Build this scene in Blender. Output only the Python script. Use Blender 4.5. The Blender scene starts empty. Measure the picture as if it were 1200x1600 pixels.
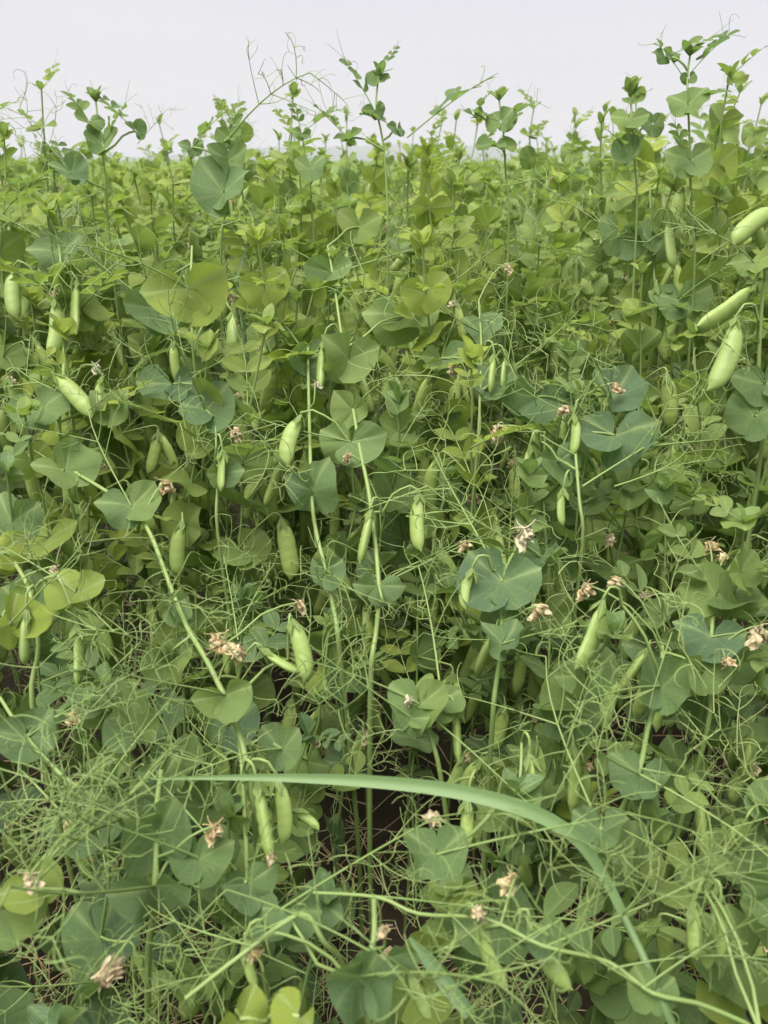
import bpy, math, random
import numpy as np
from mathutils import Vector, Matrix

# ------------------------------------------------------------------ camera, sky, sun, exposure
scene = bpy.context.scene
COL = scene.collection
CAM_H = 1.05                      # phone held at chest height of a crouching person
PITCH = math.radians(23.6)        # looking down into the crop
FPX = 1256.0                      # focal length in photo pixels (1200 x 1600)
cam_d = bpy.data.cameras.new('camera')
cam = bpy.data.objects.new('camera', cam_d)
COL.objects.link(cam)
cam.location = (0, 0, CAM_H)
cam.rotation_euler = (math.radians(90) - PITCH, 0, 0)
cam_d.sensor_fit = 'VERTICAL'
cam_d.sensor_height = 36
cam_d.sensor_width = 27
cam_d.lens = 36 * FPX / 1600
cam_d.clip_start = 0.01
cam_d.clip_end = 20000
cam_d.dof.use_dof = True
cam_d.dof.focus_distance = 0.98
cam_d.dof.aperture_fstop = 7.5
scene.camera = cam

SUN_EL, SUN_AZ = math.radians(70), math.radians(222)   # azimuth clockwise from +Y
world = bpy.data.worlds.new('World')
scene.world = world
world.use_nodes = True
wn = world.node_tree
wn.nodes.clear()
w_out = wn.nodes.new('ShaderNodeOutputWorld')
w_bg = wn.nodes.new('ShaderNodeBackground')
w_bg.inputs['Strength'].default_value = 0.1
w_sky = wn.nodes.new('ShaderNodeTexSky')
w_sky.sky_type = 'NISHITA'
w_sky.sun_disc = False
w_sky.sun_elevation = SUN_EL
w_sky.sun_rotation = SUN_AZ
w_tc = wn.nodes.new('ShaderNodeTexCoord')
w_map = wn.nodes.new('ShaderNodeMapping')
w_map.inputs['Scale'].default_value = (1.2, 1.2, 4.0)
w_noise = wn.nodes.new('ShaderNodeTexNoise')
w_noise.inputs['Scale'].default_value = 1.6
w_noise.inputs['Detail'].default_value = 4
w_ramp = wn.nodes.new('ShaderNodeValToRGB')          # a closed, even cloud deck
w_ramp.color_ramp.elements[0].position = 0.3
w_ramp.color_ramp.elements[0].color = (1.69, 1.62, 1.68, 1)
w_ramp.color_ramp.elements[1].position = 0.7
w_ramp.color_ramp.elements[1].color = (1.80, 1.73, 1.78, 1)
w_mix = wn.nodes.new('ShaderNodeMixRGB')
w_mix.inputs['Fac'].default_value = 0.95
wn.links.new(w_tc.outputs['Generated'], w_map.inputs['Vector'])
wn.links.new(w_map.outputs['Vector'], w_noise.inputs['Vector'])
wn.links.new(w_noise.outputs['Fac'], w_ramp.inputs['Fac'])
wn.links.new(w_sky.outputs['Color'], w_mix.inputs['Color1'])
wn.links.new(w_ramp.outputs['Color'], w_mix.inputs['Color2'])
wn.links.new(w_mix.outputs['Color'], w_bg.inputs['Color'])
wn.links.new(w_bg.outputs['Background'], w_out.inputs['Surface'])

sun_d = bpy.data.lights.new('sun', 'SUN')
sun_d.energy = 1.5
sun_d.angle = math.radians(50)
sun_d.color = (1.0, 0.97, 0.90)
sun = bpy.data.objects.new('sun', sun_d)
COL.objects.link(sun)
sun_dir = Vector((math.sin(SUN_AZ) * math.cos(SUN_EL), math.cos(SUN_AZ) * math.cos(SUN_EL), math.sin(SUN_EL)))
sun.rotation_euler = sun_dir.to_track_quat('Z', 'Y').to_euler()
sun.location = (0, -3, 8)

vs = scene.view_settings
vs.view_transform = 'Standard'
vs.look = 'None'
vs.gamma = 1
vs.use_curve_mapping = False
vs.exposure = 2.15
scene.cycles.use_denoising = True
scene.cycles.max_bounces = 9
scene.cycles.diffuse_bounces = 5
scene.cycles.transmission_bounces = 4
scene.cycles.volume_bounces = 0

FWD = Vector((0, math.cos(PITCH), -math.sin(PITCH)))
UPV = Vector((0, math.sin(PITCH), math.cos(PITCH)))
CAMP = Vector((0, 0, CAM_H))


def interp(x, xs, ys):
    return float(np.interp(x, xs, ys))


def crop_top(d):
    """height of the crop's surface: trodden and sprawling at the open edge, standing beyond"""
    return interp(d, [.25, .4, .6, .8, 1.0, 1.2, 1.45, 1.8, 2.5, 4, 8], [.46, .51, .59, .68, .80, .91, .99, 1.025, 1.03, 1.0, .975])


SURF_Y = list(range(270, 1720, 10))
SURF_D = []
for _y in SURF_Y:
    _a = PITCH + math.atan((_y - 800) / FPX)
    _d = .2
    while _d < 6 and CAM_H - _d * math.tan(_a) > crop_top(_d):
        _d += .004
    SURF_D.append(_d * math.cos(PITCH) + _d * math.tan(_a) * math.sin(PITCH))


def depth_of(py, dep):
    return interp(py, SURF_Y, SURF_D) + dep if abs(dep) < .3 else dep


def P(px, py, dep):
    """photo pixel + distance along the lens axis (or a small offset from the crop's surface) -> world point"""
    dep = depth_of(py, dep)
    return CAMP + dep * (FWD + Vector((1, 0, 0)) * ((px - 600) / FPX) + UPV * ((800 - py) / FPX))


# ------------------------------------------------------------------ materials
def new_mat(name):
    m = bpy.data.materials.new(name)
    m.use_nodes = True
    nt = m.node_tree
    nt.nodes.clear()
    return m, nt, nt.nodes, nt.links


def mathn(nt, op, a, b=None, clamp=False):
    n = nt.nodes.new('ShaderNodeMath')
    n.operation = op
    n.use_clamp = clamp
    for i, v in enumerate((a, b)):
        if v is None:
            continue
        if isinstance(v, (int, float)):
            n.inputs[i].default_value = v
        else:
            nt.links.new(v, n.inputs[i])
    return n.outputs[0]


def mixn(nt, fac, a, b, blend='MIX'):
    n = nt.nodes.new('ShaderNodeMixRGB')
    n.blend_type = blend
    for i, v in enumerate((fac, a, b)):
        if isinstance(v, (int, float)):
            n.inputs[i].default_value = v
        elif isinstance(v, tuple):
            n.inputs[i].default_value = (*v, 1)
        else:
            nt.links.new(v, n.inputs[i])
    return n.outputs[0]


def noise_out(nt, vec, scale, detail=3, rough=0.55):
    n = nt.nodes.new('ShaderNodeTexNoise')
    n.inputs['Scale'].default_value = scale
    n.inputs['Detail'].default_value = detail
    n.inputs['Roughness'].default_value = rough
    if vec is not None:
        nt.links.new(vec, n.inputs['Vector'])
    return n.outputs['Fac']


def ramp_out(nt, fac, stops):
    n = nt.nodes.new('ShaderNodeValToRGB')
    cr = n.color_ramp
    while len(cr.elements) < len(stops):
        cr.elements.new(0.5)
    for e, (p, c) in zip(cr.elements, stops):
        e.position = p
        e.color = (*c, 1)
    nt.links.new(fac, n.inputs['Fac'])
    return n.outputs['Color']


def tone_and_vec(nt):
    """tone = per-leaf attribute + per-object colour; vec = object space shifted per object"""
    at = nt.nodes.new('ShaderNodeAttribute')
    at.attribute_name = 'tone'
    oi = nt.nodes.new('ShaderNodeObjectInfo')
    sep = nt.nodes.new('ShaderNodeSeparateColor')
    nt.links.new(oi.outputs['Color'], sep.inputs[0])
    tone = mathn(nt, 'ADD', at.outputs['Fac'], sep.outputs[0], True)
    tc = nt.nodes.new('ShaderNodeTexCoord')
    ad = nt.nodes.new('ShaderNodeVectorMath')
    ad.operation = 'ADD'
    nt.links.new(tc.outputs['Object'], ad.inputs[0])
    rr = mathn(nt, 'MULTIPLY', oi.outputs['Random'], 7.0)
    cb = nt.nodes.new('ShaderNodeCombineXYZ')
    nt.links.new(rr, cb.inputs[0])
    nt.links.new(rr, cb.inputs[1])
    nt.links.new(cb.outputs[0], ad.inputs[1])
    return tone, ad.outputs[0], tc.outputs['UV']


def finish(nt, color, rough, trans=0.0, trans_col=None, bump=None, bump_str=0.2, spec=0.4):
    bs = nt.nodes.new('ShaderNodeBsdfPrincipled')
    nt.links.new(color, bs.inputs['Base Color'])
    if isinstance(rough, (int, float)):
        bs.inputs['Roughness'].default_value = rough
    else:
        nt.links.new(rough, bs.inputs['Roughness'])
    bs.inputs['Specular IOR Level'].default_value = spec
    out = nt.nodes.new('ShaderNodeOutputMaterial')
    if bump is not None:
        b = nt.nodes.new('ShaderNodeBump')
        b.inputs['Strength'].default_value = bump_str
        b.inputs['Distance'].default_value = 0.002
        nt.links.new(bump, b.inputs['Height'])
        nt.links.new(b.outputs[0], bs.inputs['Normal'])
    if trans > 0:
        tr = nt.nodes.new('ShaderNodeBsdfTranslucent')
        nt.links.new(trans_col if trans_col is not None else color, tr.inputs['Color'])
        mx = nt.nodes.new('ShaderNodeMixShader')
        mx.inputs[0].default_value = trans
        nt.links.new(bs.outputs[0], mx.inputs[1])
        nt.links.new(tr.outputs[0], mx.inputs[2])
        nt.links.new(mx.outputs[0], out.inputs['Surface'])
    else:
        nt.links.new(bs.outputs[0], out.inputs['Surface'])


def make_leaf_mat():
    m, nt, N, L = new_mat('pea_leaf')
    tone, vec, uv = tone_and_vec(nt)
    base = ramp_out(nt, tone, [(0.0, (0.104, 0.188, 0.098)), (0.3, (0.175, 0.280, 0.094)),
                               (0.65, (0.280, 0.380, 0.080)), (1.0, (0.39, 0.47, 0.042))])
    blotch = noise_out(nt, vec, 40, 5, 0.65)
    # waxy bloom in cloudy patches, darker mottling between
    col = mixn(nt, mathn(nt, 'MULTIPLY', mathn(nt, 'SUBTRACT', blotch, 0.45, True), 1.8, True), base, (0.30, 0.42, 0.21))
    fleck = mathn(nt, 'MULTIPLY', mathn(nt, 'SUBTRACT', noise_out(nt, vec, 210, 3, 0.6), 0.56, True), 7.0, True)
    patch = mathn(nt, 'MULTIPLY', mathn(nt, 'SUBTRACT', noise_out(nt, vec, 30, 2), 0.45, True), 5.0, True)
    col = mixn(nt, mathn(nt, 'MULTIPLY', mathn(nt, 'MULTIPLY', fleck, patch), 0.7), col, (0.46, 0.55, 0.36))
    mott = noise_out(nt, vec, 110, 4, 0.7)
    col = mixn(nt, mathn(nt, 'MULTIPLY', mathn(nt, 'SUBTRACT', 0.52, mott, True), 2.5, True), col, mixn(nt, 1.0, base, (0.55, 0.62, 0.5), 'MULTIPLY'))
    sp = N.new('ShaderNodeSeparateXYZ')
    L.new(uv, sp.inputs[0])
    # veins fan out from the clasping base: thin pale lines in angle, a little bent, with side veins
    wob = mathn(nt, 'MULTIPLY', noise_out(nt, vec, 60, 3), 0.11)
    ang = mathn(nt, 'ADD', sp.outputs[0], wob)
    s = mathn(nt, 'ABSOLUTE', mathn(nt, 'SINE', mathn(nt, 'MULTIPLY', ang, 21.0)))
    vein = mathn(nt, 'POWER', mathn(nt, 'SUBTRACT', 1.0, s), 7.0)
    s2 = mathn(nt, 'ABSOLUTE', mathn(nt, 'SINE', mathn(nt, 'ADD', mathn(nt, 'MULTIPLY', sp.outputs[1], 16.0), mathn(nt, 'MULTIPLY', ang, 19.0))))
    vein2 = mathn(nt, 'POWER', mathn(nt, 'SUBTRACT', 1.0, s2), 8.0)
    mid = mathn(nt, 'POWER', mathn(nt, 'SUBTRACT', 1.0, mathn(nt, 'MULTIPLY', mathn(nt, 'ABSOLUTE', mathn(nt, 'SUBTRACT', sp.outputs[0], 0.5)), 16.0, True)), 2.0)
    vv = mathn(nt, 'MAXIMUM', mathn(nt, 'MAXIMUM', mathn(nt, 'MULTIPLY', vein, 0.65), mathn(nt, 'MULTIPLY', vein2, 0.4)), mathn(nt, 'MULTIPLY', mid, 0.7))
    col = mixn(nt, vv, col, (0.42, 0.54, 0.22))
    heart = mathn(nt, 'POWER', mathn(nt, 'SUBTRACT', 1.0, mathn(nt, 'MULTIPLY', sp.outputs[1], 3.2, True)), 1.5)
    col = mixn(nt, mathn(nt, 'MULTIPLY', heart, 0.6), col, (0.34, 0.45, 0.18))
    # browned, nibbled spots
    spot = mathn(nt, 'MULTIPLY', mathn(nt, 'SUBTRACT', noise_out(nt, vec, 26, 6, 0.75), 0.66, True), 8.0, True)
    col = mixn(nt, spot, col, (0.33, 0.29, 0.12))
    tcol = mixn(nt, 0.5, col, (0.29, 0.46, 0.06))
    rgh = mathn(nt, 'ADD', mathn(nt, 'MULTIPLY', blotch, 0.3), 0.28)
    finish(nt, col, rgh, 0.42, tcol, mathn(nt, 'SUBTRACT', mott, mathn(nt, 'MULTIPLY', vv, 1.3)), 0.55, 0.5)
    return m


def make_stem_mat():
    m, nt, N, L = new_mat('pea_stem')
    tone, vec, uv = tone_and_vec(nt)
    base = ramp_out(nt, tone, [(0.0, (0.16, 0.27, 0.07)), (0.5, (0.27, 0.39, 0.105)), (1.0, (0.42, 0.51, 0.18))])
    col = mixn(nt, mathn(nt, 'MULTIPLY', noise_out(nt, vec, 30, 4), 0.5), base, (0.33, 0.38, 0.19))
    finish(nt, col, 0.45, 0.12, None, None, 0, 0.4)
    return m


def make_pod_mat():
    m, nt, N, L = new_mat('pea_pod')
    tone, vec, uv = tone_and_vec(nt)
    base = ramp_out(nt, tone, [(0.0, (0.21, 0.32, 0.08)), (0.5, (0.32, 0.44, 0.11)), (1.0, (0.43, 0.52, 0.13))])
    n1 = noise_out(nt, vec, 60, 5, 0.65)
    col = mixn(nt, mathn(nt, 'MULTIPLY', n1, 0.55), base, (0.36, 0.46, 0.17))
    sp = N.new('ShaderNodeSeparateXYZ')
    L.new(uv, sp.inputs[0])
    seam = mathn(nt, 'POWER', mathn(nt, 'ABSOLUTE', mathn(nt, 'COSINE', mathn(nt, 'MULTIPLY', sp.outputs[0], 2 * math.pi))), 30.0)
    col = mixn(nt, mathn(nt, 'MULTIPLY', seam, 0.5), col, (0.42, 0.50, 0.20))
    scar = mathn(nt, 'MULTIPLY', mathn(nt, 'SUBTRACT', noise_out(nt, vec, 33, 6, 0.75), 0.68, True), 5.0, True)
    col = mixn(nt, scar, col, (0.42, 0.38, 0.20))
    finish(nt, col, 0.42, 0.15, None, n1, 0.25, 0.45)
    return m


def make_dry_mat():
    m, nt, N, L = new_mat('withered_petal')
    tone, vec, uv = tone_and_vec(nt)
    base = ramp_out(nt, noise_out(nt, vec, 120, 4, 0.7), [(0.25, (0.42, 0.26, 0.10)), (0.42, (0.64, 0.47, 0.25)),
                                                         (0.56, (0.76, 0.64, 0.40)), (0.75, (0.83, 0.77, 0.60))])
    col = mixn(nt, mathn(nt, 'MULTIPLY', tone, 0.8), base, (0.74, 0.74, 0.62))
    finish(nt, col, 0.7, 0.3, None, None, 0, 0.2)
    return m


def make_grass_mat():
    m, nt, N, L = new_mat('grass_blade')
    tone, vec, uv = tone_and_vec(nt)
    sp = N.new('ShaderNodeSeparateXYZ')
    L.new(uv, sp.inputs[0])
    rib = mathn(nt, 'SINE', mathn(nt, 'MULTIPLY', sp.outputs[0], 60.0))
    base = ramp_out(nt, tone, [(0.0, (0.125, 0.225, 0.09)), (1.0, (0.235, 0.36, 0.13))])
    col = mixn(nt, mathn(nt, 'MULTIPLY', mathn(nt, 'ADD', rib, 1.0), 0.14), base, (0.30, 0.42, 0.20))
    finish(nt, col, 0.42, 0.3, None, rib, 0.15, 0.4)
    return m


def make_soil_mat():
    m, nt, N, L = new_mat('soil')
    tc = N.new('ShaderNodeTexCoord')
    a = noise_out(nt, tc.outputs['Object'], 9, 6, 0.65)
    b = noise_out(nt, tc.outputs['Object'], 70, 4, 0.6)
    col = ramp_out(nt, a, [(0.3, (0.022, 0.018, 0.012)), (0.55, (0.042, 0.033, 0.022)), (0.75, (0.07, 0.055, 0.036))])
    col = mixn(nt, mathn(nt, 'MULTIPLY', b, 0.5), col, (0.03, 0.025, 0.016))
    finish(nt, col, 0.9, 0, None, b, 0.8, 0.15)
    return m


def make_field_mat(name, c0, c1, c2, s):
    m, nt, N, L = new_mat(name)
    tc = N.new('ShaderNodeTexCoord')
    a = noise_out(nt, tc.outputs['Object'], s, 8, 0.75)
    finish(nt, ramp_out(nt, a, [(0.3, c0), (0.5, c1), (0.72, c2)]), 0.8, 0, None, None, 0, 0.2)
    return m


M_LEAF, M_STEM, M_POD, M_DRY = make_leaf_mat(), make_stem_mat(), make_pod_mat(), make_dry_mat()
M_GRASS, M_SOIL = make_grass_mat(), make_soil_mat()
M_FIELD = make_field_mat('far_crop', (0.07, 0.12, 0.035), (0.13, 0.20, 0.055), (0.20, 0.29, 0.08), 1.7)
M_HILL = make_field_mat('hill_cover', (0.06, 0.09, 0.05), (0.10, 0.14, 0.06), (0.16, 0.17, 0.08), 0.004)
MATS = [M_LEAF, M_STEM, M_POD, M_DRY, M_GRASS]
LEAF, STEM, POD, DRY, GRASS = 0, 1, 2, 3, 4


# ------------------------------------------------------------------ mesh building
class Geo:
    """triangles + uv + tone + material index, kept as numpy blocks"""

    def __init__(self):
        self.v, self.f, self.uv, self.t, self.m, self.n = [], [], [], [], [], 0

    def add(self, v, f, uv, tone, mat):
        v = np.asarray(v, float).reshape(-1, 3)
        f = np.asarray(f, int).reshape(-1, 3)
        self.v.append(v)
        self.f.append(f + self.n)
        self.uv.append(np.asarray(uv, float).reshape(-1, 2))
        self.t.append(np.full(len(v), float(tone)))
        self.m.append(np.full(len(f), mat, int))
        self.n += len(v)

    def packed(self):
        return (np.concatenate(self.v), np.concatenate(self.f), np.concatenate(self.uv), np.concatenate(self.t), np.concatenate(self.m))

    def add_geo(self, pk, M, tone=0.0):
        v, f, uv, t, m = pk
        A = np.array(M)
        self.v.append(v @ A[:3, :3].T + A[:3, 3])
        self.f.append(f + self.n)
        self.uv.append(uv)
        self.t.append(t + tone)
        self.m.append(m)
        self.n += len(v)


def mesh_from(name, pk):
    v, f, uv, t, m = pk
    me = bpy.data.meshes.new(name)
    me.vertices.add(len(v))
    me.vertices.foreach_set('co', v.astype(np.float32).ravel())
    me.loops.add(len(f) * 3)
    me.loops.foreach_set('vertex_index', f.astype(np.int32).ravel())
    me.polygons.add(len(f))
    me.polygons.foreach_set('loop_start', np.arange(0, len(f) * 3, 3, dtype=np.int32))
    me.polygons.foreach_set('use_smooth', np.ones(len(f), dtype=bool))
    used = sorted(set(m.tolist()))
    for k in used:
        me.materials.append(MATS[k])
    lut = np.zeros(16, np.int32)
    for i, k in enumerate(used):
        lut[k] = i
    me.polygons.foreach_set('material_index', lut[m])
    ul = me.uv_layers.new(name='UVMap')
    ul.data.foreach_set('uv', uv[f.ravel()].astype(np.float32).ravel())
    a = me.attributes.new('tone', 'FLOAT', 'POINT')
    a.data.foreach_set('value', t.astype(np.float32))
    me.update()
    me.validate()
    return me


def tube_arrays(pts, rad, sides=4):
    pts = [Vector(p) for p in pts]
    n = len(pts)
    vs_, fs, uv = [], [], []
    ref = Vector((0.31, 0.17, 0.93))
    for i in range(n):
        t = (pts[min(i + 1, n - 1)] - pts[max(i - 1, 0)])
        if t.length < 1e-9:
            t = Vector((0, 0, 1))
        t.normalize()
        a = ref - t * ref.dot(t)
        if a.length < 1e-4:
            a = t.orthogonal()
        a.normalize()
        ref = a
        b = t.cross(a)
        r = rad[i]
        for k in range(sides):
            an = 2 * math.pi * k / sides
            q = pts[i] + a * (math.cos(an) * r) + b * (math.sin(an) * r)
            vs_.append(tuple(q))
            uv.append((k / sides, i / max(1, n - 1)))
    for i in range(n - 1):
        for k in range(sides):
            k2 = (k + 1) % sides
            a0, a1, b0, b1 = i * sides + k, i * sides + k2, (i + 1) * sides + k, (i + 1) * sides + k2
            fs += [(a0, a1, b1), (a0, b1, b0)]
    return vs_, fs, uv


def add_tube(g, pts, rad, sides=4, tone=0.0, mat=STEM):
    g.add(*tube_arrays(pts, rad, sides), tone, mat)


def stipule_geo(rng, side, lod=0, wild=0.5):
    """half-heart clasping leaf, unit length, tip along +Y, broad lobe on +X*side, face +Z"""
    n, rings = (19, 5) if lod == 0 else (8, 2)
    xs = [-62, -48, -20, -5, 0, 6, 25, 60, 95, 125, 150, 172]
    j = lambda s: 1 + rng.uniform(-s, s)
    ys = [0.30, 0.66, 0.86, 0.96, 1.02, 0.97, 0.93 * j(.05), 0.86 * j(.08), 0.82 * j(.1), 0.78 * j(.1), 0.66 * j(.1), 0.25]
    w_ = .35 + 1.1 * wild
    cup, fold = rng.uniform(-0.5, 0.5) * w_, rng.uniform(0.0, 0.7) * w_
    wa, wk, wp = rng.uniform(0.05, 0.11) * w_, rng.uniform(3.0, 7.0), rng.uniform(0, 6)
    tipdrop = rng.uniform(-0.5, 0.8) * w_
    bx, by, bp = rng.uniform(3, 7), rng.uniform(3, 7), rng.uniform(0, 6)
    roll = rng.uniform(-.7, 1.3) * w_
    sk = [1 + rng.uniform(-.07, .07) for _ in range(12)]
    ys = [q * k_ for q, k_ in zip(ys, sk)]
    v, uv, f = [(0, 0, 0)], [(0.5, 0)], []
    angs = sorted(set(list(np.linspace(-62, 172, n)) + ([0.0] if lod == 0 else [0.0])))
    na = len(angs)
    for ri in range(1, rings + 1):
        fr = ri / rings
        for a in angs:
            r = (sum(interp(a + q_, xs, ys) for q_ in (-14, -7, 0, 7, 14)) / 5 if 12 < a < 155 else interp(a, xs, ys)) * fr
            if ri == rings and 60 < a < 160:
                r *= 1 + rng.uniform(-0.035, 0.035)
            th = math.radians(a)
            x, y = r * math.sin(th), r * math.cos(th)
            z = cup * r * r + fold * abs(x) * 0.5 + wa * math.sin(wk * th + wp) * fr * fr - tipdrop * max(0, y) ** 2 * 0.5 + .045 * w_ * math.sin(bx * x + bp) * math.sin(by * y + bp) * fr - roll * max(0, x - .3) ** 2
            v.append((x * side, y, z))
            uv.append((0.5 + (a) / 240.0, fr))
    for i in range(na - 1):
        f.append((0, 1 + i + 1, 1 + i) if side > 0 else (0, 1 + i, 2 + i))
        for ri in range(rings - 1):
            a0 = 1 + ri * na + i
            a1, b0, b1 = a0 + 1, a0 + na, a0 + na + 1
            if side > 0:
                f += [(a0, a1, b1), (a0, b1, b0)]
            else:
                f += [(a0, b1, a1), (a0, b0, b1)]
    g = Geo()
    g.add(v, f, uv, 0, LEAF)
    return g.packed()


def leaflet_geo(rng, lod=0):
    """oval leaflet, unit length along +Y, folded a little on its midrib"""
    nu, nv = (10, 3) if lod == 0 else (4, 1)
    wid = rng.uniform(0.28, 0.37)
    fold, curl = rng.uniform(0.05, 0.5), rng.uniform(-0.35, 0.15)
    wa, wp = rng.uniform(0.0, 0.03), rng.uniform(0, 6)
    v, uv, f = [], [], []
    for i in range(nu + 1):
        u = i / nu
        w = wid * (math.sin(math.pi * min(1, u * 0.97 + 0.015)) ** 0.72)
        for j in range(-nv, nv + 1):
            s = j / nv
            x = s * w
            v.append((x, u, fold * abs(x) + curl * u * u + wa * math.sin(9 * u + wp + s * 2)))
            uv.append((0.5 + 0.4 * s, u))
    W = 2 * nv + 1
    for i in range(nu):
        for j in range(W - 1):
            a = i * W + j
            f += [(a, a + 1, a + W + 1), (a, a + W + 1, a + W)]
    g = Geo()
    g.add(v, f, uv, 0, LEAF)
    return g.packed()


def curl_path(rng, p0, d0, length, n, curl, droop):
    pts = [Vector(p0)]
    d = Vector(d0).normalized()
    ax = Vector((rng.gauss(0, 1), rng.gauss(0, 1), rng.gauss(0, 1))).normalized()
    st = length / n
    for i in range(n):
        k = curl * (0.25 + 1.5 * (i / n) ** 2)
        d = (Matrix.Rotation(k / n, 3, ax) @ d + Vector((0, 0, -droop * st * 3))).normalized()
        pts.append(pts[-1] + d * st)
    return pts


def tendril_geo(rng, lod=0):
    """branched wiry tendril leaf growing along +Y, about 0.12 m"""
    g = Geo()
    L = rng.uniform(0.10, 0.15)
    n = 7 if lod == 0 else 3
    main = curl_path(rng, (0, 0, 0), (rng.uniform(-.15, .15), 1, rng.uniform(-.1, .25)), L, n, rng.uniform(0.3, 0.9), rng.uniform(0.2, 1.2))
    sides = 4 if lod == 0 else 3
    thick = 1.05 if lod == 0 else 1.3
    add_tube(g, main, [(0.00115 - 0.00055 * i / n) * thick for i in range(n + 1)], sides, 0.05)
    nb = rng.randint(6, 8) if lod == 0 else 4
    for b in range(nb):
        t = 0.28 + 0.72 * (b + 1) / nb
        k = min(n, max(1, int(round(t * n))))
        base = main[k]
        ax = (main[k] - main[k - 1]).normalized()
        sd = ax.orthogonal().normalized()
        sd = Matrix.Rotation(rng.uniform(-0.7, 0.7) + (math.pi if b % 2 else 0), 3, ax) @ sd
        d = (ax * rng.uniform(0.35, 0.9) + sd).normalized()
        bl = L * rng.uniform(0.28, 0.55)
        m = 5 if lod == 0 else 3
        br = curl_path(rng, base, d, bl, m, rng.uniform(0.6, 2.6), rng.uniform(-0.6, 1.2))
        add_tube(g, br, [(0.00072 - 0.00034 * i / m) * thick for i in range(m + 1)], 3, 0.15)
        for s in range(rng.randint(2, 4) if lod == 0 else 1):
            kk = rng.randint(1, m)
            ax2 = (br[kk] - br[kk - 1]).normalized()
            s2 = Matrix.Rotation(rng.uniform(0, 6.28), 3, ax2) @ ax2.orthogonal().normalized()
            d2 = (ax2 * 0.6 + s2).normalized()
            m2 = 8 if lod == 0 else 3
            curlv = rng.choice([1.6, 2.6, 4.0, 6.0, 9.0])
            sb = curl_path(rng, br[kk], d2, L * rng.uniform(0.15, 0.34), m2, curlv, rng.uniform(-1.0, 1.0))
            add_tube(g, sb, [(0.0005 - 0.00022 * i / m2) * thick for i in range(m2 + 1)], 3, 0.25)
    return g.packed()


def pod_geo(rng, lod=0):
    """plump pod hanging along -Z, unit length, narrow neck and hooked beak"""
    rings, sides = (18, 12) if lod == 0 else (7, 5)
    bend, w, th = rng.uniform(-0.09, 0.09), rng.uniform(0.125, 0.15), rng.uniform(0.082, 0.105)
    nb, ph = rng.choice([6, 7, 8]), rng.uniform(0, 6)
    ba = rng.uniform(0.03, 0.09)
    v, uv, f = [], [], []
    for i in range(rings + 1):
        t = i / rings
        pw = interp(t, [0, .03, .08, .2, .35, .75, .88, .95, .985, 1.0], [.12, .16, .42, .82, .98, 1.0, .82, .46, .16, .03])
        bul = 1 + ba * math.sin(t * nb * 2 * math.pi + ph) * (1 if .15 < t < .85 else 0)
        yc = bend * math.sin(math.pi * t) + (0.05 * ((t - .93) / .07) ** 2 if t > .93 else 0) + w * 0.25 * (t - 0.5) * 0.6
        for k in range(sides):
            a = 2 * math.pi * k / sides
            cx, cy = math.sin(a), math.cos(a)
            y = cy * w * pw * (1.06 if abs(cy) > 0.98 and lod == 0 else 1.0)
            v.append((cx * th * pw * bul, yc + y, -t))
            uv.append((k / sides, t))
    for i in range(rings):
        for k in range(sides):
            k2 = (k + 1) % sides
            a0, a1, b0, b1 = i * sides + k, i * sides + k2, (i + 1) * sides + k, (i + 1) * sides + k2
            f += [(a0, b1, a1), (a0, b0, b1)]
    g = Geo()
    g.add(v, f, uv, 0, POD)
    return g.packed()


def calyx_geo(rng):
    g = Geo()
    for k in range(5):
        a = 2 * math.pi * k / 5 + rng.uniform(-.2, .2)
        L = rng.uniform(0.012, 0.017)
        o = Vector((math.cos(a), math.sin(a), 0))
        s = Vector((-math.sin(a), math.cos(a), 0))
        p0, p1, p2 = o * 0.0018, o * 0.0062 + Vector((0, 0, -L * .45)), o * rng.uniform(.008, .012) + Vector((0, 0, -L))
        p0.z = 0.001
        g.add([tuple(p0 - s * .0015), tuple(p0 + s * .0015), tuple(p1 - s * .0036), tuple(p1 + s * .0036), tuple(p2)],
              [(0, 1, 3), (0, 3, 2), (2, 3, 4)], [(0.4, 0), (.6, 0), (.3, .5), (.7, .5), (.5, 1)], 0.55, LEAF)
    add_tube(g, [(0, 0, .006), (0, 0, 0.001), (0, 0, -.002)], [.001, .002, .003], 6, 0.5)
    return g.packed()


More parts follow.
